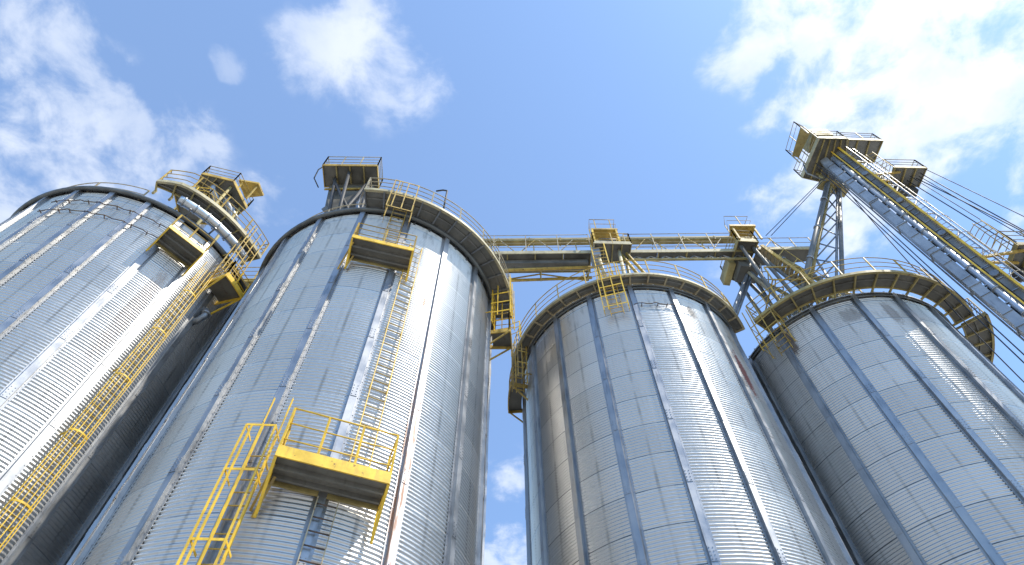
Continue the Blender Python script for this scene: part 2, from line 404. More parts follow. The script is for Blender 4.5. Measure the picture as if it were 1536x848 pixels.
# ------------------------------------------------------------------ rails
def rail_run(root, pts, h, r, mat, spacing=1.2, mids=1, posts=True, kick=False):
    """posts + top/mid rails following a floor polyline"""
    pts = [Vector(p) for p in pts]; n = len(pts); up = Vector((0, 0, h))
    root = MB().tube([p + up for p in pts], r, 6).build('railing', mat, root)
    for k in range(mids):
        f = (k + 1) / (mids + 1); MB().tube([p + up*f for p in pts], r*.8, 6).build('mid_rail', mat, root)
    if posts:
        d = [0]
        for i in range(1, n): d.append(d[-1] + (pts[i] - pts[i-1]).length)
        cnt = max(1, round(d[-1] / spacing)); 
        for k in range(cnt + 1):
            t = d[-1]*k/cnt; i = 1
            while i < n - 1 and d[i] < t: i += 1
            u = (t - d[i-1]) / max(1e-6, d[i] - d[i-1]); p = pts[i-1].lerp(pts[i], min(1, u))
            b = MB(); b.bar(p - Vector((0, 0, .02)), p + up*1.0, r*2.1, r*2.1); b.build('post', mat, root)

# ------------------------------------------------------------------ curved catwalks
def catwalk(c, t0, t1, r0, r1, z, label, mf, mr, md, bstep=10, edge_h=.16, post_step=1.25, mb=None, rails=2, rt0=None):
    R1 = r1 if callable(r1) else (lambda t: r1)
    tm = (t0 + t1) / 2
    root = thing('catwalk', label, 'catwalk', pol(c, RS + .02, tm, z - .05), 'curved catwalks round the silo tops')
    d = MB(); n = int((t1 - t0) / bstep)
    for k in range(n):                                     # deck plates with a slim joint between
        a, b_ = t0 + (t1 - t0)*k/n, t0 + (t1 - t0)*(k+1)/n
        d.arc(c, r0, lambda t: R1(t) - .012, a + .12, b_ - .12, z, z + .03, 4)
        d.arc(c, (r0 + R1(a))/2 - .03, (r0 + R1(a))/2 + .03, a + .3, b_ - .3, z - .06, z - .002, 4)
    d.build('deck', md, root)
    e = MB(); e.arc(c, lambda t: R1(t) - .01, lambda t: R1(t) + .025, t0, t1, z - edge_h*.55, z + edge_h*.45)
    e.arc(c, lambda t: R1(t) - .07, lambda t: R1(t) - .011, t0, t1, z - edge_h*.55, z - edge_h*.55 + .012)
    e.build('edge_beam', mf, root)
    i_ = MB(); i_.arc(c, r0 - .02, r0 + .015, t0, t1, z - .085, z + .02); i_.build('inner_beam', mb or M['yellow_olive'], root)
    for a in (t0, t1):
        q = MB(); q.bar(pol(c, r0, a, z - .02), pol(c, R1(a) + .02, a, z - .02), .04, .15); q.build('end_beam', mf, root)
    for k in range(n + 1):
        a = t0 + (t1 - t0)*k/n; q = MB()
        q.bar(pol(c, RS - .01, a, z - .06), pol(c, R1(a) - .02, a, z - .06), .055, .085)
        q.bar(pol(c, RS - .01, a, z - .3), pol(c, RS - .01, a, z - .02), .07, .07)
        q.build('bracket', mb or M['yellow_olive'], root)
    st = max(2, int((t1 - t0) / 3)); a0 = t0 if rt0 is None else rt0
    rail_run(root, [pol(c, R1(a0 + (t1 - a0)*k/st) - .03, a0 + (t1 - a0)*k/st, z + .06) for k in range(st + 1)], 1.05, .021, mr, post_step, rails)
    for a in (a0, t1): rail_run(root, [pol(c, r0 + .04, a, z + .06), pol(c, R1(a) - .03, a, z + .06)], 1.05, .021, mr, 2., rails, posts=False)
    return root
catwalk(C1, 294, 346, 4.68, lambda t: 5.2 if t > 304 else 4.9 + .3*(t - 294)/10, 23.45,
        'cream edged curved catwalk above the silver duct of the far left silo', M['cream'], M['yellow_worn'], M['deck'], 7.4, .17)
catwalk(C2, 272, 362, 4.68, 5.36, 22.6, 'curved catwalk on the large silo left of centre with pale cream outer edge', M['cream'], M['rail_grey'], M['deck_light'], 7.5, .15, mb=M['galv_dark'])
catwalk(C3, 174, 331, 4.6, 5.02, 22.6, 'long grey edged catwalk round the silo right of centre', M['cream'], M['yellow_worn'], M['deck_light'], 8.2, .12, mb=M['rail_grey'])
catwalk(C4, 216, 321, 4.76, 5.47, 22.6, 'olive edged catwalk with light slits on the far right silo', M['yellow_olive'], M['yellow_worn'], M['deck'], 8.1, .15)
catwalk(C4, 322.2, 352, 4.9, 5.84, 22.45, 'wider gapped walkway at the right end of the far right silo', M['yellow_olive'], M['rail_grey'], M['deck'], 6., .24)

# roof edge railings (left flanks of the two left silos)
for c, a0, a1, lab in ((C1, 226, 292, 'thin railing along the roof edge of the far left silo'), (C2, 196, 271, 'thin railing along the roof edge of the large silo left of centre')):
    t = thing('roof_railing', lab, 'railing', pol(c, 4.5, (a0 + a1)/2, 22.5), 'thin roof edge railings')
    rail_run(t, [pol(c, 4.5, a0 + (a1 - a0)*k/24, 22.46) for k in range(25)], .78, .02, M['rail_grey'], 1.5, 1)

# ------------------------------------------------------------------ small balconies on the walls
def balcony(c, tc, z, wid, dep, fas, label, mf, mr, md, rail_h=1.0, gap_left=0., arm=.75, mids=2):
    n = Vector((math.cos(R(tc)), math.sin(R(tc)), 0)); t = Vector((-n.y, n.x, 0)); zz_ = Vector((0, 0, 1))
    o = Vector((c[0], c[1], z)) + n*(RS + .03)
    root = thing('service_balcony', label, 'balcony', o - n*.02, 'yellow service balconies on the silo walls')
    P_ = lambda a, d, h=0.: o + t*a + n*d + zz_*h
    b = MB(); b.box(P_(-wid/2, .02, 0), t*wid, n*(dep - .03), zz_*.03); b.build('floor', md, root)
    for d in (.30, .66):
        j = MB(); j.bar(P_(-wid/2 + .03, dep*d, -.05), P_(wid/2 - .03, dep*d, -.05), .05, .10); j.build('joist', M['deck_light'], root)
    b = MB(); b.box(P_(-wid/2 - .02, dep - .008, -.06), t*(wid + .04), n*.03, zz_*fas); b.build('front_beam', mf, root)
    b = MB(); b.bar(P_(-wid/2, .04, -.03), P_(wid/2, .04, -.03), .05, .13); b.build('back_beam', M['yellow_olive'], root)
    for sgn in (-1, 1):
        a = sgn*(wid/2 - .0)
        q = MB(); q.bar(P_(a, -.02, -.0), P_(a, dep - .01, -.0), .035, .16); q.build('side_beam', mf, root)
        q = MB(); q.bar(P_(a, dep - .02, -.05), P_(a, .02, -.05 - arm), .055, .055); q.bar(P_(a, .01, -.12 - arm), P_(a, .01, .1), .06, .04)
        q.build('bracket', mf, root)
    front = [P_(-wid/2, dep - .03), P_(wid/2, dep - .03)]
    rail_run(root, front, rail_h, .019, mr, .75, mids)
    for sgn in (-1, 1):
        a = sgn*wid/2
        rail_run(root, [P_(a, .1), P_(a, dep - .03)], rail_h, .019, mr, 2., mids, posts=False)
        q = MB(); q.bar(P_(a, .12, 0), P_(a, .12, rail_h), .04, .04); q.build('post', mr, root)
    return root
def side_strut(root, c, a, b_):
    q = MB(); q.bar(a, b_, .045, .045); q.build('side_strut', M['yellow_worn'], root)
bal = balcony(C2, 291.5, 10.08, 2.15, .80, .27, 'bright yellow balcony low on the large silo left of centre', M['yellow'], M['yellow'], M['deck_light'], 1.25, arm=.7)
for (dd, zb) in ((5.25, 9.5), (4.9, 9.35)): side_strut(bal, C2, pol(C2, dd, 279.9, 10.0), pol(C2, 4.52, 276.0 + (5.25 - dd)*3, zb))
bal = balcony(C2, 285.6, 18.85, 1.85, .80, .17, 'dusty yellow balcony high on the large silo left of centre', M['yellow'], M['yellow_worn'], M['deck'], 1.0, arm=.45)
for (dd, zb, tb) in ((5.25, 18.2, 270.6), (4.8, 18.4, 273.2)): side_strut(bal, C2, pol(C2, dd, 276.0, 18.8), pol(C2, 4.52, tb, zb))
balcony(C1, 319.0, 20.5, 1.32, .86, .17, 'yellow balcony beside the long ladder near the top of the far left silo', M['yellow'], M['yellow_worn'], M['deck'], .95, arm=.5)

# ------------------------------------------------------------------ ladders
def ladder(c, tc, r, z0, z1, wid, label, mat, cage=None, hoops=(), cz0=None, cz1=None, group=None, straps=5, rr=.016, cw=None, shape='round', ext=0., rails=True, mr=None, sw=.035):
    n = Vector((math.cos(R(tc)), math.sin(R(tc)), 0)); t = Vector((-n.y, n.x, 0)); up = Vector((0, 0, 1))
    o = Vector((c[0], c[1], 0)); P_ = lambda a, q, z: o + t*a + n*q + up*z
    root = thing('caged_ladder' if cage else 'ladder', label, 'ladder', P_(0, r, z0), group)
    for sgn in (-1, 1):
        b = MB(); b.bar(P_(sgn*wid/2, r, z0), P_(sgn*wid/2, r, z1 + ext), .02, .045, up=n); b.build('rail', mat, root)
    rm = MB(); rm.tube([-t*wid/2, t*wid/2], .015, 6); me = rm.mesh('rung', mr or mat)
    nr = int((z1 - z0) / .3)
    for k in range(nr):
        q = bpy.data.objects.new('rung', me); COL.objects.link(q); q.parent = root
        q.location = P_(0, r, z0 + .15 + .3*k) - root.location
    z = z0 + .6
    while z < z1:
        for sgn in (-1, 1):
            q = MB(); q.bar(P_(sgn*wid/2, RS - .01, z), P_(sgn*wid/2, r, z), .03, .03); q.build('standoff', mat, root)
        z += 2.4
    if cage:
        cw = cw or wid*.75
        def loop(z):
            if shape == 'rect': return [P_(-cw, r, z), P_(-cw, cage, z), P_(cw, cage, z), P_(cw, r, z)]
            k = 12; mid = (cage + r)/2
            pts = [P_(-wid/2, r, z)]
            for i in range(k + 1):
                a = math.pi*(1.0 - i/k); pts.append(P_(cw*math.cos(a)*1.0, r + .1 + (cage - r - .1)*math.sin(a), z))
            return pts + [P_(wid/2, r, z)]
        for z in hoops:
            L = loop(z); b = MB()
            for i in range(len(L) - 1): b.bar(L[i], L[i+1], .012, .05)
            b.build('hoop', mat, root)
        L = loop(0.); idx = [1, 2] if shape == 'rect' else [3, 5, 7, 9, 11][:straps]
        base = [L[i] for i in idx]
        if shape == 'rect': base = [P_(-cw, cage, 0), P_(-cw*.62, cage, 0), P_(cw*.15, cage, 0), P_(cw, cage, 0), P_(cw, r + .25, 0), P_(-cw, r + .25, 0)]
        for p in base:
            b = MB(); b.bar(p + up*(cz0 or z0), p + up*(cz1 or z1), sw, .014 if shape != 'rect' else .03, up=n); b.build('strap', mat, root)
    return root
LG = 'yellow ladders up the silos'
h1 = [2.4 + 2.1*k for k in range(9)]
ladder(C1, 333.4, 4.72, .3, 20.6, .44, 'long yellow caged ladder running the full height of the far left silo', M['yellow'], cage=5.0, hoops=h1, cz0=2.4, cz1=20.6, group=LG, straps=5, sw=.02, cw=.24, ext=.6, mr=M['yellow_worn'])
ladder(C2, 297.6, 4.64, 10.4, 20.6, .42, 'narrow ladder between the two balconies of the large silo left of centre', M['yellow'], group=LG, mr=M['yellow_worn'])
ladder(C2, 292.6, 4.66, .3, 9.9, .40, 'narrow dark ladder rising to the underside of the low yellow balcony', M['rail_grey'], group=LG, mr=M['rustdark'])
ladder(C2, 273.4, 4.70, .3, 11.05, .40, 'yellow caged ladder at the left end of the low balcony', M['yellow'], cage=5.16, hoops=(3.3, 4.8, 6.3, 7.3, 8.4, 9.9, 11.05), cz0=2.4, cz1=11.05, group=LG, cw=.29, shape='rect', ext=1.3, mr=M['yellow_worn'])
ladder(C2, 286.8, 4.80, 18.95, 23.6, .46, 'caged ladder from the high balcony up to the catwalk of the large silo', M['yellow_worn'], cage=5.47, hoops=(21.2, 22.2, 23.4), cz0=21.2, cz1=23.4, group=LG, cw=.43, shape='rect')
ladder(C3, 255.6, 4.68, 20.55, 23.6, .46, 'yellow ladder cage hanging below the catwalk of the silo right of centre', M['yellow'], cage=5.09, hoops=(20.6, 21.3, 21.9, 22.5), cz0=20.4, cz1=23.4, group=LG, cw=.44, shape='rect')
ladder(C4, 218.8, 4.72, 20.9, 23.6, .5, 'yellow ladder cage hanging in the gap beside the far right silo', M['yellow_worn'], cage=5.54, hoops=(21.0, 21.7, 22.3), cz0=20.8, cz1=23.4, group=LG, cw=.52, shape='rect')
ladder(C1, 338.6, 4.74, 20.6, 24.4, .44, 'yellow ladder cage above the small landing in the gap between the two left silos', M['yellow_worn'], cage=5.30, hoops=(21.3, 22.1, 22.9), cz0=20.8, cz1=24.2, group=LG, cw=.36, shape='rect')

# landing in the gap between the two left silos
def landing(c, t0, t1, r0, r1, z, label, mf, mr, md, h=.9):
    root = thing('landing', label, 'landing', pol(c, RS + .02, (t0 + t1)/2, z - .1), 'small landings in the gaps between silos')
    d = MB(); d.arc(c, r0, r1 - .012, t0 + .2, t1 - .2, z, z + .03, 5); d.build('deck', md, root)
    e = MB(); e.arc(c, r1 - .01, r1 + .03, t0, t1, z - .12, z + .12, 5); e.build('edge_beam', mf, root)
    for a in (t0, t1):
        q = MB(); q.bar(pol(c, RS - .01, a, z - .02), pol(c, r1, a, z - .02), .04, .2); q.build('end_beam', mf, root)
        q = MB(); q.bar(pol(c, RS - .01, a, z - .8), pol(c, r1 - .05, a, z - .1), .05, .05); q.build('bracket', mf, root)
    rail_run(root, [pol(c, r1 - .03, t0 + (t1 - t0)*k/4, z) for k in range(5)], h, .02, mr, .6, 2)
    rail_run(root, [pol(c, r0 + .1, t0, z), pol(c, r1 - .03, t0, z)], h, .02, mr, .6, 2)
landing(C1, 336.5, 347, 4.6, 5.5, 20.55, 'yellow landing wedged in the dark gap between the two left silos', M['yellow'], M['yellow'], M['deck'])
landing(C2, 352.5, 361, 4.62, 5.3, 20.5, 'small dark landing under the right end of the large silo catwalk', M['yellow_worn'], M['yellow_worn'], M['deck'], 1.1)

landing(C3, 176, 192, 4.62, 5.15, 20.9, 'dark landing hanging low on the left flank of the silo right of centre', M['yellow_worn'], M['yellow_worn'], M['deck'], 1.0)
ladder(C2, 349.5, 4.72, 20.5, 23.6, .46, 'yellow ladder cage below the right end of the large silo catwalk', M['yellow'], cage=5.44, hoops=(20.8, 21.4, 22.0), cz0=20.6, cz1=23.3, group=LG, cw=.40, shape='rect')
ladder(C3, 197, 4.68, 20.3, 23.6, .46, 'yellow ladder cage on the left flank of the silo right of centre', M['yellow_worn'], cage=5.1, hoops=(20.6, 21.3, 22.0), cz0=20.4, cz1=23.3, group=LG, cw=.40, shape='rect')
# silver duct round the far left silo, under its catwalk
t = thing('air_duct', 'silver segmented duct curving under the cream edged catwalk of the far left silo', 'duct', pol(C1, 4.6, 324, 22.9))
b = MB(); b.tube([pol(C1, 4.88, 306 + 36*k/24, 22.92) for k in range(25)], .18, 16); b.build('pipe', M['silver'], t)
for k in range(7):
    a = 308 + 5.4*k; q = MB()
    q.tube([pol(C1, 4.88, a - .35, 22.92), pol(C1, 4.88, a + .35, 22.92)], .205, 18); q.build('flange', M['galv'], t)
for a in (312, 324, 336):
    q = MB(); q.bar(pol(C1, RS - .02, a, 22.55), pol(C1, 5.0, a, 22.62), .06, .06); q.build('support', M['galv_dark'], t)

# hanging elbow pipe in the gap below the landing
t = thing('elbow_pipe', 'grey elbow pipe in the dark gap between the two left silos', 'pipe', pol(C1, 4.52, 343, 19.0))
b = MB(); b.tube([pol(C1, 4.45, 343, 19.5), pol(C1, 4.75, 343, 19.5), pol(C1, 4.85, 343, 19.35), pol(C1, 4.87, 343, 19.1), pol(C1, 4.75, 343, 18.95), pol(C1, 4.45, 343, 18.9)], .11, 12); b.build('pipe', M['galv_dark'], t)
for z in (19.2,): q = MB(); q.tube([pol(C1, 4.87, 343, z), pol(C1, 4.87, 343, z + .06)], .15, 12); q.build('flange', M['galv'], t)

# ------------------------------------------------------------------ raised platforms
def platform(name, label, cat, poly, z, fas, mf, mr, md, rail_h=1.05, legs=(), leg_r=.07, leg_mat=None, group=None, rail_sides=None, joists=3, base=None, mids=2):
    cx = sum(p[0] for p in poly)/len(poly); cy = sum(p[1] for p in poly)/len(poly)
    root = thing(name, label, cat, base or (cx, cy, z), group)
    n = len(poly); b = MB(); b.prism(poly, z, z + .03); b.build('floor', md, root)
    for i in range(n):
        p, q = Vector((*poly[i], z + fas*.2)), Vector((*poly[(i+1) % n], z + fas*.2))
        d = (q - p).normalized()
        b = MB(); b.bar(p - d*.02, q + d*.0, .035, fas); b.build('edge_beam', mf, root)
        if rail_sides is None or i in rail_sides:
            rail_run(root, [(*poly[i], z + .03), (*poly[(i+1) % n], z + .03)], rail_h, .02, mr, 1.0, mids)
    for k in range(joists):
        f = (k + 1)/(joists + 1)
        A = Vector((*poly[0], z - .05)).lerp(Vector((*poly[1], z - .05)), f); B = Vector((*poly[-1], z - .05)).lerp(Vector((*poly[-2], z - .05)), f)
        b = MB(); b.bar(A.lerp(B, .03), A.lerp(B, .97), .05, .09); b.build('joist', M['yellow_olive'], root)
    for (a, c_) in legs:
        b = MB(); b.tube([a, c_], leg_r, 8) if leg_r > .05 else b.bar(a, c_, .06, .06)
        b.build('leg', leg_mat or M['galv_dark'], root)
    return root
def roof_z(c, x, y): 
    return ZE + .16 + (4.62 - min(4.6, math.hypot(x - c[0], y - c[1])))*.53
def on_roof(c, x, y, d=.05): return (x, y, roof_z(c, x, y) - d)

# platform over the large silo left of centre
pz = 30.0
pp = [(-8.80, 10.66), (-6.25, 10.72), (-6.32, 11.86), (-8.88, 11.74)]
root = platform('raised_platform', 'rectangular railed platform on raking legs above the large silo left of centre', 'platform', pp, pz, .20, M['yellow_worn'], M['rail_grey'], M['deck'], 1.1,
    legs=[((-8.3, 11.3, pz), on_roof(C2, -6.9, 10.6)), ((-6.7, 11.4, pz), on_roof(C2, -5.75, 10.4)), ((-8.2, 11.7, pz), on_roof(C2, -6.9, 11.7)), ((-6.8, 11.8, pz), on_roof(C2, -5.6, 11.7)),
          ((-7.6, 11.0, pz), on_roof(C2, -6.5, 10.3)), ((-8.3, 11.3, pz - .3), on_roof(C2, -5.75, 10.4)), ((-6.7, 11.4, pz - .3), on_roof(C2, -6.9, 10.6))], leg_r=.075, leg_mat=M['dark'], base=(-7.0, 11.2, 23.5))
b = MB(); b.quadbox([(-7.9, 11.25, 26.2), (-6.75, 11.2, 26.2), (-6.75, 12.1, 26.2), (-7.9, 12.15, 26.2), (-8.6, 11.6, pz - .06), (-6.5, 11.6, pz - .06), (-6.5, 12.5, pz - .06), (-8.6, 12.5, pz - .06)]); b.build('hopper', M['deck'], root)
b = MB(); b.bar((-8.6, 11.45, pz - 1.0), (-6.6, 11.45, pz - 1.0), .06, .13); b.build('cross_beam', M['yellow_worn'], root)
b = MB(); b.bar((-7.85, 11.2, 26.2), (-6.2, 10.35, 22.9), .22, .22); b.build('chute', M['deck'], root)
b = MB(); b.tube([(-8.86, 10.9, pz + .6), (-9.1, 10.95, pz + .2), (-9.15, 11.1, pz - .5), (-8.9, 11.4, pz - .9)], .03, 6); b.build('hose', M['dark'], root)
for (x, y) in ((-7.3, 11.3), (-6.9, 11.1)):
    b = MB(); b.tube([(x, y + .5, pz - .9), (x + .2, y + .2, 27.0), on_roof(C2, x + 1.3, y - .5)], .09, 10); b.build('spout', M['galv'], root)
# hooked pipe on the catwalk
t = tag(origin_to(MB().tube([pol(C2, 5.3, 303, 22.7), pol(C2, 5.3, 303, 24.5), pol(C2, 5.2, 301.5, 24.6), pol(C2, 5.1, 299, 24.45)], .035, 8).build('vent_pipe', M['dark']), pol(C2, 5.3, 303, 22.65)),
        'short dark hooked pipe sticking up behind the catwalk railing of the large silo', 'vent pipe')

# polygonal head platform over the far left silo
hz = 31.0
hex_ = [(-15.05, 11.40), (-13.62, 11.80), (-13.30, 13.25), (-14.05, 13.80), (-15.5, 13.2), (-15.6, 12.2)]
root = platform('head_platform', 'six sided yellow platform with railing high above the far left silo', 'platform', hex_, hz, .22, M['yellow_worn'], M['yellow_worn'], M['deck'], 1.0,
    legs=[((-15.3, 12.0, hz), on_roof(C1, -15.6, 12.3)), ((-13.8, 12.1, hz), on_roof(C1, -14.0, 12.4)), ((-13.6, 13.2, hz), on_roof(C1, -13.9, 13.8)), ((-15.3, 13.1, hz), on_roof(C1, -15.6, 13.9))], leg_mat=M['yellow_olive'], base=(-14.6, 12.9, 24.2))
lowp = [(-15.2, 11.35), (-13.9, 11.55), (-13.75, 12.9), (-15.3, 12.7)]
b = MB(); b.prism(lowp, hz - 2.6, hz - 2.56); b.build('lower_floor', M['deck'], root)
for i in range(4):
    p, q = lowp[i], lowp[(i+1) % 4]
    b = MB(); b.bar((*p, hz - 2.58), (*q, hz - 2.58), .04, .2); b.build('lower_beam', M['yellow_worn'], root)
    if i in (0, 1, 3): rail_run(root, [(*p, hz - 2.55), (*q, hz - 2.55)], .95, .02, M['yellow'], .8, 2)
b = MB(); b.prism([(-14.1, 12.4), (-13.1, 12.6), (-13.0, 13.3), (-14.0, 13.4)], hz + 1.6, hz + 1.75); b.build('canopy', M['yellow_worn'], root)
for (x, y) in ((-13.9, 12.55), (-13.2, 12.75)): b = MB(); b.bar((x, y, hz), (x, y, hz + 1.6), .06); b.build('canopy_post', M['yellow_worn'], root)
for (x, y, q) in ((-14.5, 12.0, .15), (-14.0, 12.6, .15), (-13.8, 13.1, .12)):
    b = MB(); b.tube([(x, y, hz - .02), (x, y, hz - .45), (x + .05, y + .1, hz - .62), (x + .2, y + .3, hz - .75), (x + .2, y + .9, hz - 1.2)], q, 12); b.build('spout', M['galv'], root)
b = MB(); b.tube([(-14.85, 13.0, hz - 2), (-14.85, 13.15, 24.6)], .4, 14); b.build('head_column', M['galv_dark'], root)

# ------------------------------------------------------------------ conveyor bridges
BY, BZ = 14.6, 28.5
def bridge(x0, x1, depth, label, deep, base):
    root = thing('conveyor_bridge', label, 'bridge', base, 'conveyor bridges between the silo tops')
    b = MB(); nseg_ = max(3, int((x1 - x0)/1.3))
    for k in range(nseg_):
        a, c_ = x0 + (x1 - x0)*k/nseg_, x0 + (x1 - x0)*(k+1)/nseg_
        b.box((a + .01, BY + .04, BZ), (c_ - a - .02, 0, 0), (0, depth - .06, 0), (0, 0, .03))
    b.build('deck', M['deck'], root)
    b = MB(); b.box((x0, BY, BZ - .12), (x1 - x0, 0, 0), (0, .04, 0), (0, 0, .26)); b.build('edge_beam', M['cream'], root)
    b = MB(); b.box((x0, BY + depth, BZ - .12), (x1 - x0, 0, 0), (0, .04, 0), (0, 0, .26)); b.build('edge_beam', M['yellow_olive'], root)
    for k in range(nseg_ + 1):
        a = x0 + .05 + (x1 - x0 - .1)*k/nseg_
        b = MB(); b.bar((a, BY + .05, BZ - .06), (a, BY + depth, BZ - .06), .05, .1); b.build('joist', M['yellow_olive'], root)
    for (y, s) in ((BY + .02, 1), (BY + depth + .02, 1)):
        rail_run(root, [(x0, y, BZ + .1), (x1, y, BZ + .1)], 1.72 if y < BY + .2 else 1.1, .02, M['rail_grey'], 1.5, 3)
    if deep:
        yl = BY + depth + .05
        for (y, zc) in ((BY + depth*.55, BZ - .75), (yl, BZ - .85)):
            b = MB(); b.bar((x0 + .0, y, zc - .12), ((x0 + x1)/2, y, zc + .02), .1, .12); b.bar(((x0 + x1)/2, y, zc + .02), (x1, y, zc + .25), .1, .12); b.build('lower_chord', M['yellow_worn'], root)
        for k in range(5):
            a = x0 + .2 + (x1 - x0 - .4)*k/4
            b = MB(); b.bar((a, yl, BZ - .1), (a, yl, BZ - .85), .06); b.bar((a, yl, BZ - .82), (a, BY + depth*.55, BZ - .72), .05); b.build('truss_post', M['yellow_olive'], root)
        for k in range(4):
            a, c_ = x0 + .2 + (x1 - x0 - .4)*k/4, x0 + .2 + (x1 - x0 - .4)*(k+1)/4
            z_ = (BZ - .15, BZ - .8) if k % 2 else (BZ - .8, BZ - .15)
            b = MB(); b.bar((a, yl + .04, z_[0]), (c_, yl + .04, z_[1]), .055); b.build('diagonal', M['yellow_worn'], root)
        b = MB(); b.box((x0 + .4, BY + .35, BZ - .42), (x1 - x0 - .6, 0, 0), (0, .45, 0), (0, 0, .3)); b.build('conveyor_casing', M['deck_light'], root)
    else:
        b = MB(); b.bar((x0, BY + depth*.5, BZ - .5), (x1, BY + depth*.5, BZ - .5), .09, .1); b.build('lower_chord', M['yellow_olive'], root)
        n = 16
        for k in range(n):
            a, c_ = x0 + (x1 - x0)*k/n, x0 + (x1 - x0)*(k+1)/n
            z_ = (BZ - .14, BZ - .48) if k % 2 else (BZ - .48, BZ - .14)
            b = MB(); b.bar((a, BY + depth*.5, z_[0]), (c_, BY + depth*.5, z_[1]), .04); b.build('diagonal', M['galv'], root)
    k = 0; a = x0 + .3                                        # upper bracing between deck edge and conveyor
    while a < x1 - .7:
        b = MB(); b.bar((a, BY + .08, BZ + .14), (a + .75, BY + .10, BZ + 1.42), .035) if k % 2 == 0 else b.bar((a + .75, BY + .08, BZ + .14), (a, BY + .10, BZ + 1.42), .035)
        b.build('upper_brace', M['rail_grey'] if k % 3 else M['yellow_worn'], root); k += 1; a += .95
    return root
bridge(-5.6, 3.85, 1.05, 'conveyor bridge with deep yellow truss between the two middle silos', True, (-.9, BY + .5, BZ))
bridge(5.62, 11.2, .42, 'slim conveyor bridge with zigzag bracing between the two right silos', False, (8.4, BY + .3, BZ))
o = MB(); o.box((-5.6, BY + .12, 29.95), (17.9, 0, 0), (0, .3, 0), (0, 0, .26))
for k in range(12): o.bar((-5.3 + 1.55*k, BY + .10, 30.08), (-5.3 + 1.55*k, BY + .44, 30.08), .06, .34)
for k in range(9): o.bar((-5.2 + 2.1*k, BY + .3, 29.96), (-5.2 + 2.1*k, BY + .3, 28.53), .05)
tag(origin_to(o.build('conveyor', M['yellow_olive']), (3.4, BY + .3, 28.53)), 'long dusty yellow conveyor trough running level above both bridges', 'conveyor')

# left stub gallery behind the two left silos
t = thing('walkway', 'short rusty yellow walkway crossing behind the gap between the two left silos', 'walkway', (-10.2, 14.2, 25.2))
b = MB(); b.box((-12.2, 14.0, 25.2), (4.2, 0, 0), (0, 1.0, 0), (0, 0, .05)); b.build('deck', M['yellow_olive'], t)
for y in (14.0, 15.0): 
    b = MB(); b.box((-12.2, y, 25.06), (4.2, 0, 0), (0, .04, 0), (0, 0, .24)); b.build('edge_beam', M['yellow_worn'], t)
    rail_run(t, [(-12.2, y + .02, 25.25), (-8.0, y + .02, 25.25)], 1.05, .02, M['yellow_worn'], 1.05, 2)
for x in (-12.0, -8.2):
    c_ = C1 if x < -10 else C2
    for y in (14.1, 14.9): b = MB(); b.bar((x, y, 25.1), on_roof(c_, x, y), .08); b.build('leg', M['yellow_olive'], t)

# head platform on the silo right of centre
p3 = [(3.86, 13.88), (5.62, 13.96), (5.55, 14.98), (3.95, 14.92)]
root = platform('head_platform', 'yellow boxed head platform on pale legs above the silo right of centre', 'platform', p3, 28.05, .26, M['cream'], M['yellow_worn'], M['deck'], 1.0,
    legs=[((4.02, 14.3, 28.0), on_roof(C3, 4.05, 14.0)), ((5.05, 14.3, 28.0), on_roof(C3, 4.75, 13.95)), ((4.02, 14.85, 28.0), on_roof(C3, 4.1, 15.6)), ((5.45, 14.85, 28.0), on_roof(C3, 5.4, 15.6))],
    leg_r=.085, leg_mat=M['cream'], base=(4.7, 14.6, 24.0))
b = MB(); b.prism([(3.9, 13.95), (5.2, 13.98), (5.2, 14.55), (3.95, 14.52)], 29.6, 29.72); b.build('upper_floor', M['yellow_worn'], root)
for (x, y) in ((3.95, 14.0), (5.12, 14.03), (5.12, 14.5), (4.0, 14.48)): b = MB(); b.bar((x, y, 28.08), (x, y, 29.6), .09); b.build('upper_post', M['yellow'], root)
rail_run(root, [(3.95, 14.5, 29.72), (3.92, 13.97, 29.72), (5.18, 14.0, 29.72), (5.18, 14.5, 29.72)], 1.0, .02, M['yellow_worn'], .8, 1)
b = MB(); b.tube([(4.2, 14.3, 28.7), (5.0, 14.3, 28.7)], .28, 14); b.build('gear_housing', M['dark'], root)
b = MB(); b.box((3.75, 14.1, 27.2), (.35, 0, 0), (0, .7, 0), (0, 0, .8)); b.build('chute_box', M['trunk'], root)
for (x, x2) in ((5.4, 6.9), (5.1, 6.5)):
    b = MB(); b.tube([(x, 14.4, 27.9), (x2, 14.6, on_roof(C3, x2, 14.6)[2])], .07, 8); b.build('spout', M['yellow_worn'], root)
for (x, y) in ((3.7, 14.0), (4.3, 13.9)): 
    b = MB(); b.bar((x, y, 28.0), on_roof(C3, x + .05, y + .1), .045); b.build('ladder_rail', M['yellow'], root)
for k in range(14): b = MB(); b.bar((3.72, 14.0, 23.5 + .32*k), (4.32, 13.92, 23.5 + .32*k), .025); b.build('ladder_rung', M['yellow_worn'], root)

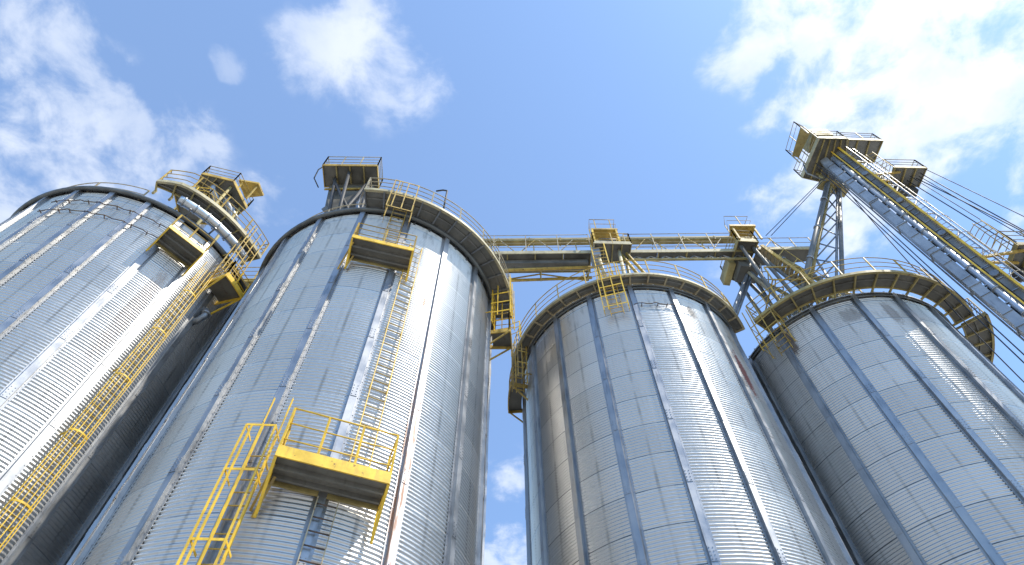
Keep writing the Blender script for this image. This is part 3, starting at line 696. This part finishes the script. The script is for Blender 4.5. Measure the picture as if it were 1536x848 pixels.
# distributor tower on the far right silo
p4 = [(11.72, 14.12), (11.25, 16.35), (10.55, 16.1), (10.75, 14.05)]
base4 = (11.4, 15.3, 24.0)
legs4 = [((11.5, 14.4, 28.4), on_roof(C4, 12.2, 14.7)), ((11.0, 16.1, 28.4), on_roof(C4, 11.3, 16.2)), ((10.9, 14.3, 28.4), on_roof(C4, 11.6, 15.1)), ((11.6, 14.6, 28.4), on_roof(C4, 13.0, 14.6)), ((11.3, 16.0, 28.4), on_roof(C4, 12.6, 16.4))]
root = platform('distributor_tower', 'olive yellow distributor head with many slanting legs at the left of the far right silo', 'tower', p4, 28.45, .3, M['yellow_olive'], M['rail_grey'], M['deck'], 1.05, legs=legs4, leg_r=.085, leg_mat=M['deck_light'], base=base4)
b = MB(); b.prism([(10.72, 13.9), (12.0, 13.92), (11.95, 14.5), (10.85, 14.5)], 29.7, 29.86); b.build('upper_floor', M['yellow_worn'], root)
for (x, y) in ((10.85, 14.0), (11.9, 14.02), (11.8, 14.45), (10.95, 14.45)): b = MB(); b.bar((x, y, 28.5), (x, y, 29.7), .08); b.build('upper_post', M['yellow_worn'], root)
rail_run(root, [(10.9, 14.45, 29.86), (10.76, 13.94, 29.86), (11.96, 13.96, 29.86), (11.9, 14.45, 29.86)], 1.0, .02, M['rail_grey'], .9, 1)
b = MB(); b.prism([(11.75, 14.5), (14.6, 14.5), (14.6, 15.15), (12.2, 15.4), (11.6, 15.4)], 28.35, 28.42); b.build('side_deck', M['deck'], root)
b = MB(); b.bar((11.75, 14.48, 28.4), (14.7, 14.48, 28.4), .05, .24); b.build('side_beam', M['cream'], root)
rail_run(root, [(11.8, 14.5, 28.5), (14.6, 14.5, 28.5)], 1.0, .02, M['rail_grey'], 1., 1)
for (x, y) in ((14.5, 14.9), (13.2, 15.2)): b = MB(); b.bar((x, y, 28.35), on_roof(C4, x - .2, y + .2), .08); b.build('leg', M['galv_dark'], root)
b = MB(); b.box((10.75, 14.9, 27.5), (.95, .1, 0), (-.1, .9, 0), (0, 0, .9)); b.build('hopper', M['deck'], root)
b = MB(); b.box((10.35, 15.0, 27.9), (.32, .05, 0), (-.1, 1.2, 0), (0, 0, .6)); b.build('side_hopper', M['yellow_olive'], root)
for k, (e, mt_) in enumerate([((8.75, 16.0, 22.9), 'galv_dark'), ((8.7, 16.6, 22.9), 'galv_dark'), ((8.5, 17.4, 23.0), 'trunk'), ((8.6, 15.4, 22.8), 'galv_dark'),
                              ((12.3, 15.3, 24.0), 'rail_grey'), ((12.6, 15.8, 24.2), 'galv_dark'), ((12.2, 16.6, 24.0), 'deck_light'), ((13.4, 15.2, 24.0), 'yellow_olive')]):
    c_ = C3 if e[0] < 10 else C4
    b = MB(); b.tube([(11.2 + .1*math.cos(k), 15.3 + .1*math.sin(k), 27.4), on_roof(c_, e[0], e[1])], .085, 10); b.build('spout', M[mt_], root)
b = MB()
for k in range(6):
    a, c_ = 22.9 + .7*k, 22.9 + .7*(k + 1)
    b.bar((12.2 - .1*k, 14.75, a + .3), (11.6 + .02*k, 15.2, c_ + .3), .04); b.bar((11.6, 15.2, a + .3), (12.1 - .1*k, 14.75, c_ + .3), .04)
b.build('bracing', M['rail_grey'], root)
t = thing('access_stair', 'steep yellow stair with handrails climbing to the distributor above the far right silo', 'stair', (13.0, 14.1, 23.0))
S0, S1 = Vector((13.35, 14.15, 23.05)), Vector((11.9, 14.3, 28.4)); yo = Vector((0, .55, 0))
for o_ in (Vector((0, 0, 0)), yo):
    b = MB(); b.bar(S0 + o_, S1 + o_, .05, .16); b.build('stringer', M['yellow_worn'], t)
    q = MB().tube([S0 + o_ + Vector((.55, 0, .75)), S1 + o_ + Vector((.55, 0, .75))], .022, 6).build('handrail', M['yellow_worn'], t)
    for k in range(6):
        p = S0.lerp(S1, .05 + .18*k) + o_; b = MB(); b.bar(p, p + Vector((.55, 0, .75)), .035); b.build('post', M['yellow_worn'], q)
for k in range(20):
    p = S0.lerp(S1, (k + .5)/20); b = MB(); b.bar(p, p + yo, .16, .03); b.build('tread', M['rail_grey'], t)
b = MB()
for (p, q) in (((11.3, 14.3, 25.2), (12.9, 14.3, 25.2)), ((11.3, 15.9, 25.2), (12.9, 15.9, 25.2)), ((11.3, 14.3, 25.2), (11.3, 15.9, 25.2)), ((12.9, 14.3, 25.2), (12.9, 15.9, 25.2)), ((11.3, 14.3, 26.3), (12.9, 14.3, 26.3)), ((12.9, 14.3, 25.2), (12.9, 14.3, 26.3)), ((11.3, 14.3, 25.2), (11.3, 14.3, 26.3))):
    b.bar(p, q, .05)
b.build('landing_frame', M['yellow_worn'], t)
# inclined spout pipes from the side deck down to the roof
for k, (a, e, mat, lab) in enumerate([((12.6, 14.75, 28.1), (16.7, 15.6, 0), 'yellow_olive', 'upper dusty yellow spout sloping from the distributor down to the far right silo roof'),
                                 ((12.3, 15.0, 27.6), (15.3, 15.1, 0), 'rail_grey', 'lower grey spout sloping from the distributor down to the far right silo roof')]):
    t = thing('spout', lab, 'pipe', on_roof(C4, e[0], e[1]), 'sloping spouts on the right silo')
    E = Vector(on_roof(C4, e[0], e[1])); A = Vector(a)
    b = MB(); b.tube([A, A.lerp(E, .5), E], .12, 10); b.build('pipe', M[mat], t)
    for f in (.05, .3, .55, .8): 
        q = MB(); d_ = (E - A).normalized()*.05; q.tube([A.lerp(E, f) - d_, A.lerp(E, f) + d_], .16, 10); q.build('flange', M['galv_dark'], t)
# low guard rails over the right silo roof
t = thing('roof_railing', 'tangle of orange guard rails on the roof below the distributor of the far right silo', 'railing', on_roof(C4, 12.8, 14.9), 'thin roof edge railings')
for (q, a0, a1, h) in ((4.2, 222, 268, .9), (3.6, 225, 275, 1.0), (3.0, 230, 280, .9)):
    pts = [Vector(on_roof(C4, *pol(C4, q, a0 + (a1 - a0)*k/10, 0)[:2])) for k in range(11)]
    rail_run(t, pts, h, .022, M['yellow_worn'], .8, 2)
# railings and ladder on the roof of the silo right of centre / landing between middle silos
t = thing('roof_railing', 'yellow guard rail on the roof edge in the gap between the two middle silos', 'railing', pol(C3, 4.55, 190, 22.7), 'thin roof edge railings')
rail_run(t, [(-.05, 16.3, 22.62), (-.15, 15.5, 22.62), (.3, 15.3, 22.62)], 1.1, .022, M['yellow'], .5, 2)

# ------------------------------------------------------------------ lattice spout support
t = thing('lattice_strut', 'leaning lattice leg of round tubes between elevator head and far right silo roof', 'lattice tower', (12.6, 14.6, 23.2))
A1, B1 = Vector((16.2, 12.6, 32.0)), Vector((11.62, 15.2, 23.1)); A2, B2 = Vector((16.88, 12.98, 32.0)), Vector((13.33, 14.27, 22.95))
A3 = Vector((16.76, 12.92, 32.0)); B3 = Vector((13.05, 14.4, 22.9))
for (a, c_, r_, mt_) in ((A1, B1, .125, 'trunk_dark'), (A2, B2, .10, 'trunk_dark'), (A3, B3, .06, 'galv_dark')):
    b = MB(); b.tube([a, c_], r_, 12); b.build('chord', M[mt_], t)
A4, B4 = A1 + Vector((.18, .2, 0)), B1 + Vector((.3, .4, 0)); b = MB(); b.tube([A4, B4], .09, 8); b.build('chord', M['yellow_olive'], t)
for k in range(9):
    f0, f1 = k/9, (k + 1)/9
    b = MB(); b.bar(A4.lerp(B4, f0), A3.lerp(B3, f1), .05); b.bar(A3.lerp(B3, f0), A4.lerp(B4, f1), .05); b.build('cross_brace', M['galv_dark'], t)
    b = MB(); b.bar(A3.lerp(B3, f1), A2.lerp(B2, f1), .04); b.build('tie', M['galv_dark'], t)
for k in range(4):
    f = .15 + .22*k; d_ = (B1 - A1).normalized()*.05; b = MB(); b.tube([A1.lerp(B1, f) - d_, A1.lerp(B1, f) + d_], .165, 12); b.build('flange', M['galv'], t)
t2 = thing('wire_rope', 'pair of thin wires left of the leaning lattice leg', 'wire', (12.0, 13.6, 28.5))
for k in range(2): b = MB(); b.tube([(15.9 + .1*k, 12.3, 31.9), (12.1 + .25*k, 13.9, 28.6)], .018, 6); b.build('strand', M['cable'], t2)

# ------------------------------------------------------------------ bucket elevator tower
t = thing('bucket_elevator', 'tall bucket elevator with grey trunking and flanged pipe rising at the right edge', 'elevator', (16.4, 11.5, 0))
ax = Vector((.80, -.60, 0)); dx = Vector((.60, .80, 0))          # across the view, away from camera
CE = Vector((16.36, 11.5, 0))
def EP(a, d, z): return CE + ax*a + dx*d + Vector((0, 0, z))
def ebox(name, a0, a1, d0, d1, z0, z1, mat): 
    b = MB(); b.box(EP(a0, d0, z0), ax*(a1 - a0), dx*(d1 - d0), Vector((0, 0, z1 - z0))); return b.build(name, mat, t)
ebox('trunk', -.50, -.16, .0, .36, .1, 32.9, M['trunk'])
ebox('trunk', .30, .50, .08, .42, .1, 32.9, M['trunk_dark'])
for z in [1.2 + 2.4*k for k in range(13)]:
    ebox('trunk_flange', -.54, -.12, -.04, .40, z, z + .07, M['trunk'])
    ebox('trunk_flange', .24, .56, .04, .46, z + .6, z + .67, M['galv_dark'])
b = MB(); b.tube([EP(.03, .1, .2), EP(.03, .1, 32.6)], .115, 14); b.build('pipe', M['tubegrey'], t)
for k in range(22):
    z = 1.0 + 1.45*k; b = MB(); b.tube([EP(.03, .1, z), EP(.03, .1, z + .07)], .155, 14); b.build('pipe_flange', M['galv'], t)
b = MB(); b.tube([EP(.22, .2, .2), EP(.22, .2, 32.6)], .06, 10); b.build('conduit_pipe', M['galv'], t)
b = MB(); b.tube([EP(.575, .12, .2), EP(.575, .12, 32.6)], .045, 10); b.build('conduit_pipe', M['tubegrey'], t)
for k in range(40):
    z = 3.0 + .74*k; b = MB(); b.bar(EP(.62, .05, z), EP(.95, .40, z + (.74 if k % 2 else 0)), .035); b.build('lattice_bar', M['galv'], t); b = MB(); b.bar(EP(.30, .07, z + .2), EP(.50, .07, z + .2), .05, .03); b.build('casing_rib', M['galv'], t)
for k in range(27):
    z = .8 + 1.2*k; b = MB(); b.bar(EP(-.2, .25, z), EP(.3, .25, z), .12, .5); b.build('tie_plate', M['dark'], t)
for a, d_, w_, mt_ in ((.185, -.03, .05, 'yellow'), (.56, -.02, .08, 'yellow'), (.66, .3, .06, 'yellow_worn'), (-.54, .4, .05, 'galv_dark')):
    b = MB(); b.bar(EP(a, d_, .2), EP(a, d_, 33.0), w_, w_, up=dx); b.build('mast_angle', M[mt_], t)
for k in range(9):
    z = 5 + 3.1*k; b = MB(); b.tube([EP(.38, -.02, z), EP(.38, .1, z)], .14, 12); b.build('motor_cap', M['galv_dark'], t)
rg = MB(); rg.tube([ax*.60, ax*.92], .014, 6); rgm = rg.mesh('rung', M['galv'])
for a in (.60, .92): b = MB(); b.bar(EP(a, .34, .3), EP(a, .34, 33), .025, .05, up=dx); b.build('ladder_rail', M['yellow_worn'] if a < .8 else M['galv'], t)
for k in range(96):
    q = bpy.data.objects.new('rung', rgm); COL.objects.link(q); q.parent = t; q.location = CE + dx*.34 + Vector((0, 0, 4 + .3*k)) - t.location
for k in range(20):
    z = 4 + 1.45*k; b = MB(); pts = [EP(.60, .34, z)] + [EP(.76 + .30*math.cos(math.pi*(1 - i/8)), .30 - .5*math.sin(math.pi*i/8), z) for i in range(9)] + [EP(.92, .34, z)]
    b.tube(pts, .014, 5); b.build('hoop', M['rail_grey'], t)

for (a, d_) in ((.46, .30), (.55, .02), (.76, -.2), (.97, .02), (1.06, .30)):
    b = MB(); b.bar(EP(a, d_, 4), EP(a, d_, 32.5), .022, .012); b.build('cage_strap', M['galv'] if a > .5 else M['yellow_worn'], t)
for k in range(28):
    z = 2.2 + 1.1*k; b = MB(); b.bar(EP(-.16, .05, z + .4), EP(.0, .05, z + .4), .09, .05); b.build('pipe_bracket', M['galv'], t); b = MB(); b.bar(EP(-.5, -.01, z), EP(-.17, -.01, z + .02), .05, .03); b.build('stiffening_band', M['galv'], t)
# elevator head: platforms, hood
hp = [(15.68, 10.62), (17.1, 10.66), (17.55, 13.3), (15.3, 12.75)]
HZ = 33.0
root = platform('head_platform', 'large boxy platform with railings on top of the bucket elevator tower', 'platform', hp, HZ, .3, M['cream'], M['rail_grey'], M['deck'], 1.1, joists=4, base=(16.4, 11.6, HZ))
hp2 = [(17.2, 10.72), (18.97, 10.8), (18.84, 11.95), (17.25, 12.0)]
b = MB(); b.prism(hp2, HZ + .02, HZ + .06); b.build('side_floor', M['deck_light'], root)
for i in range(4):
    p, q = hp2[i], hp2[(i+1) % 4]; b = MB(); b.bar((*p, HZ + .06), (*q, HZ + .06), .035, .26); b.build('edge_beam', M['yellow_olive'], root)
    if i != 3: rail_run(root, [(*p, HZ + .1), (*q, HZ + .1)], 1.0, .02, M['rail_grey'], .9, 2)
for x in (17.7, 18.3): b = MB(); b.bar((x, 10.8, HZ - .02), (x, 11.95, HZ - .02), .05, .09); b.build('joist', M['yellow_olive'], root)
b = MB(); b.box((15.75, 10.75, HZ + .9), (1.1, 0, 0), (0, 1.0, 0), (0, 0, .9)); b.build('hood', M['yellow_olive'], root)
b = MB(); b.tube([(15.8, 11.25, HZ + 1.7), (16.8, 11.25, HZ + 1.7)], .5, 16); b.build('pulley_cover', M['deck_light'], root)
wing = [(15.05, 10.35), (15.62, 10.62), (15.3, 12.0), (14.95, 11.9)]
b = MB(); b.prism(wing, HZ + .9, HZ + .95); b.build('wing_floor', M['yellow_olive'], root)
for i in (0, 2, 3):
    p, q = wing[i], wing[(i+1) % 4]; rail_run(root, [(*p, HZ + .95), (*q, HZ + .95)], .9, .018, M['rail_grey'], .8, 1)
for p in wing: b = MB(); b.bar((*p, HZ - .1), (*p, HZ + .95), .05); b.build('wing_post', M['rail_grey'], root)
b = MB(); b.tube([(15.2, 12.0, HZ), (15.1, 12.2, HZ - .8), (16.0, 12.5, HZ - 1.1)], .04, 6); b.build('pipe', M['galv_dark'], root)
b = MB(); b.box((15.9, 12.35, 31.9), (1.5, .5, 0), (-.2, .6, 0), (0, 0, .16)); b.build('lower_beam', M['yellow_olive'], root)
for (x, y) in ((16.0, 12.5), (17.2, 12.95)): b = MB(); b.bar((x, y, 31.95), (x, y, HZ), .1); b.build('hanger', M['yellow_olive'], root)

# side balconies on the elevator tower
def side_platform(z, poly, label, a_):
    r_ = platform('elevator_platform', label, 'platform', poly, z, .2, M['yellow_olive'], M['rail_grey'], M['deck_light'], 1.0, joists=2, group='small platforms on the elevator tower', mids=2)
    for d_ in (.1, .6): b = MB(); b.bar(EP(.55, d_*.5, z - .1), (poly[0][0] + .25, poly[0][1] + .1 + d_, z - .1), .08, .1); b.build('arm', M['yellow_worn'], r_)
    x0, y0 = poly[0]
    for k in range(6):                                         # cage of the access ladder beside it
        b = MB(); zc = z + .1 + .32*k
        b.tube([(x0 - .5, y0 + .45, zc), (x0 - .45, y0 + .05, zc), (x0 - .2, y0 - .1, zc), (x0 + .02, y0 + .05, zc)], .016, 5); b.build('cage_hoop', M['yellow_worn'], r_)
    for (px_, py_) in ((-.5, .45), (-.45, .05), (-.2, -.1)): b = MB(); b.bar((x0 + px_, y0 + py_, z - .3), (x0 + px_, y0 + py_, z + 1.8), .025); b.build('cage_strap', M['yellow_worn'], r_)
    b = MB(); b.box((x0 + .2, y0 + .9, z - .55), (.9, 0, 0), (0, .35, 0), (0, 0, .5)); b.build('gear_box', M['dark'], r_)
side_platform(29.5, [(17.8, 10.88), (19.28, 10.93), (19.2, 11.85), (17.85, 11.75)], 'upper railed side platform just below the elevator head', 0)
side_platform(21.6, [(18.0, 10.75), (19.6, 10.8), (19.5, 11.8), (18.05, 11.7)], 'lower railed side platform of the elevator cut by the right edge', 1)

# cables
def cable(a, e, sag, label, r_=.022):
    A, E = Vector(a), Vector(e); pts = []
    for k in range(25):
        f = k/24; p = A.lerp(E, f); s_ = 4*f*(1 - f)*sag; pts.append(p + ax*s_ + Vector((0, 0, -s_*.4)))
    tag(origin_to(MB().tube(pts, r_, 6).build('cable', M['cable']), E), label, 'cable', 'black cables beside the elevator')
RL = 'black cable hanging from the upper side platform down past the right edge'
for k, (a, e, s_) in enumerate([((19.25, 11.0, 29.6), (18.9, 9.0, 0), .25), ((19.1, 11.2, 29.5), (18.6, 8.8, 0), -.15), ((19.0, 11.3, 29.4), (18.0, 9.6, 0), .1), ((18.9, 11.4, 29.4), (18.3, 9.2, 0), .3),
                               ((18.6, 11.3, 29.4), (17.7, 9.9, 0), .05), ((18.5, 11.5, 29.4), (17.4, 10.2, 0), .2)]):
    cable(a, e, s_, RL, .024 if k % 2 else .018)
LL = 'thin black cable running down left of the elevator trunking'
for k, (a, e, s_) in enumerate([((15.75, 11.9, 32.8), (15.3, 12.2, 0), .0), ((15.9, 12.2, 32.8), (15.05, 12.5, 0), .1), ((16.9, 12.7, 31.9), (17.6, 14.5, 10.0), -.35)]):
    cable(a, e, s_, LL if k < 2 else 'slack black cable looping from the elevator head toward the far right silo', .022)
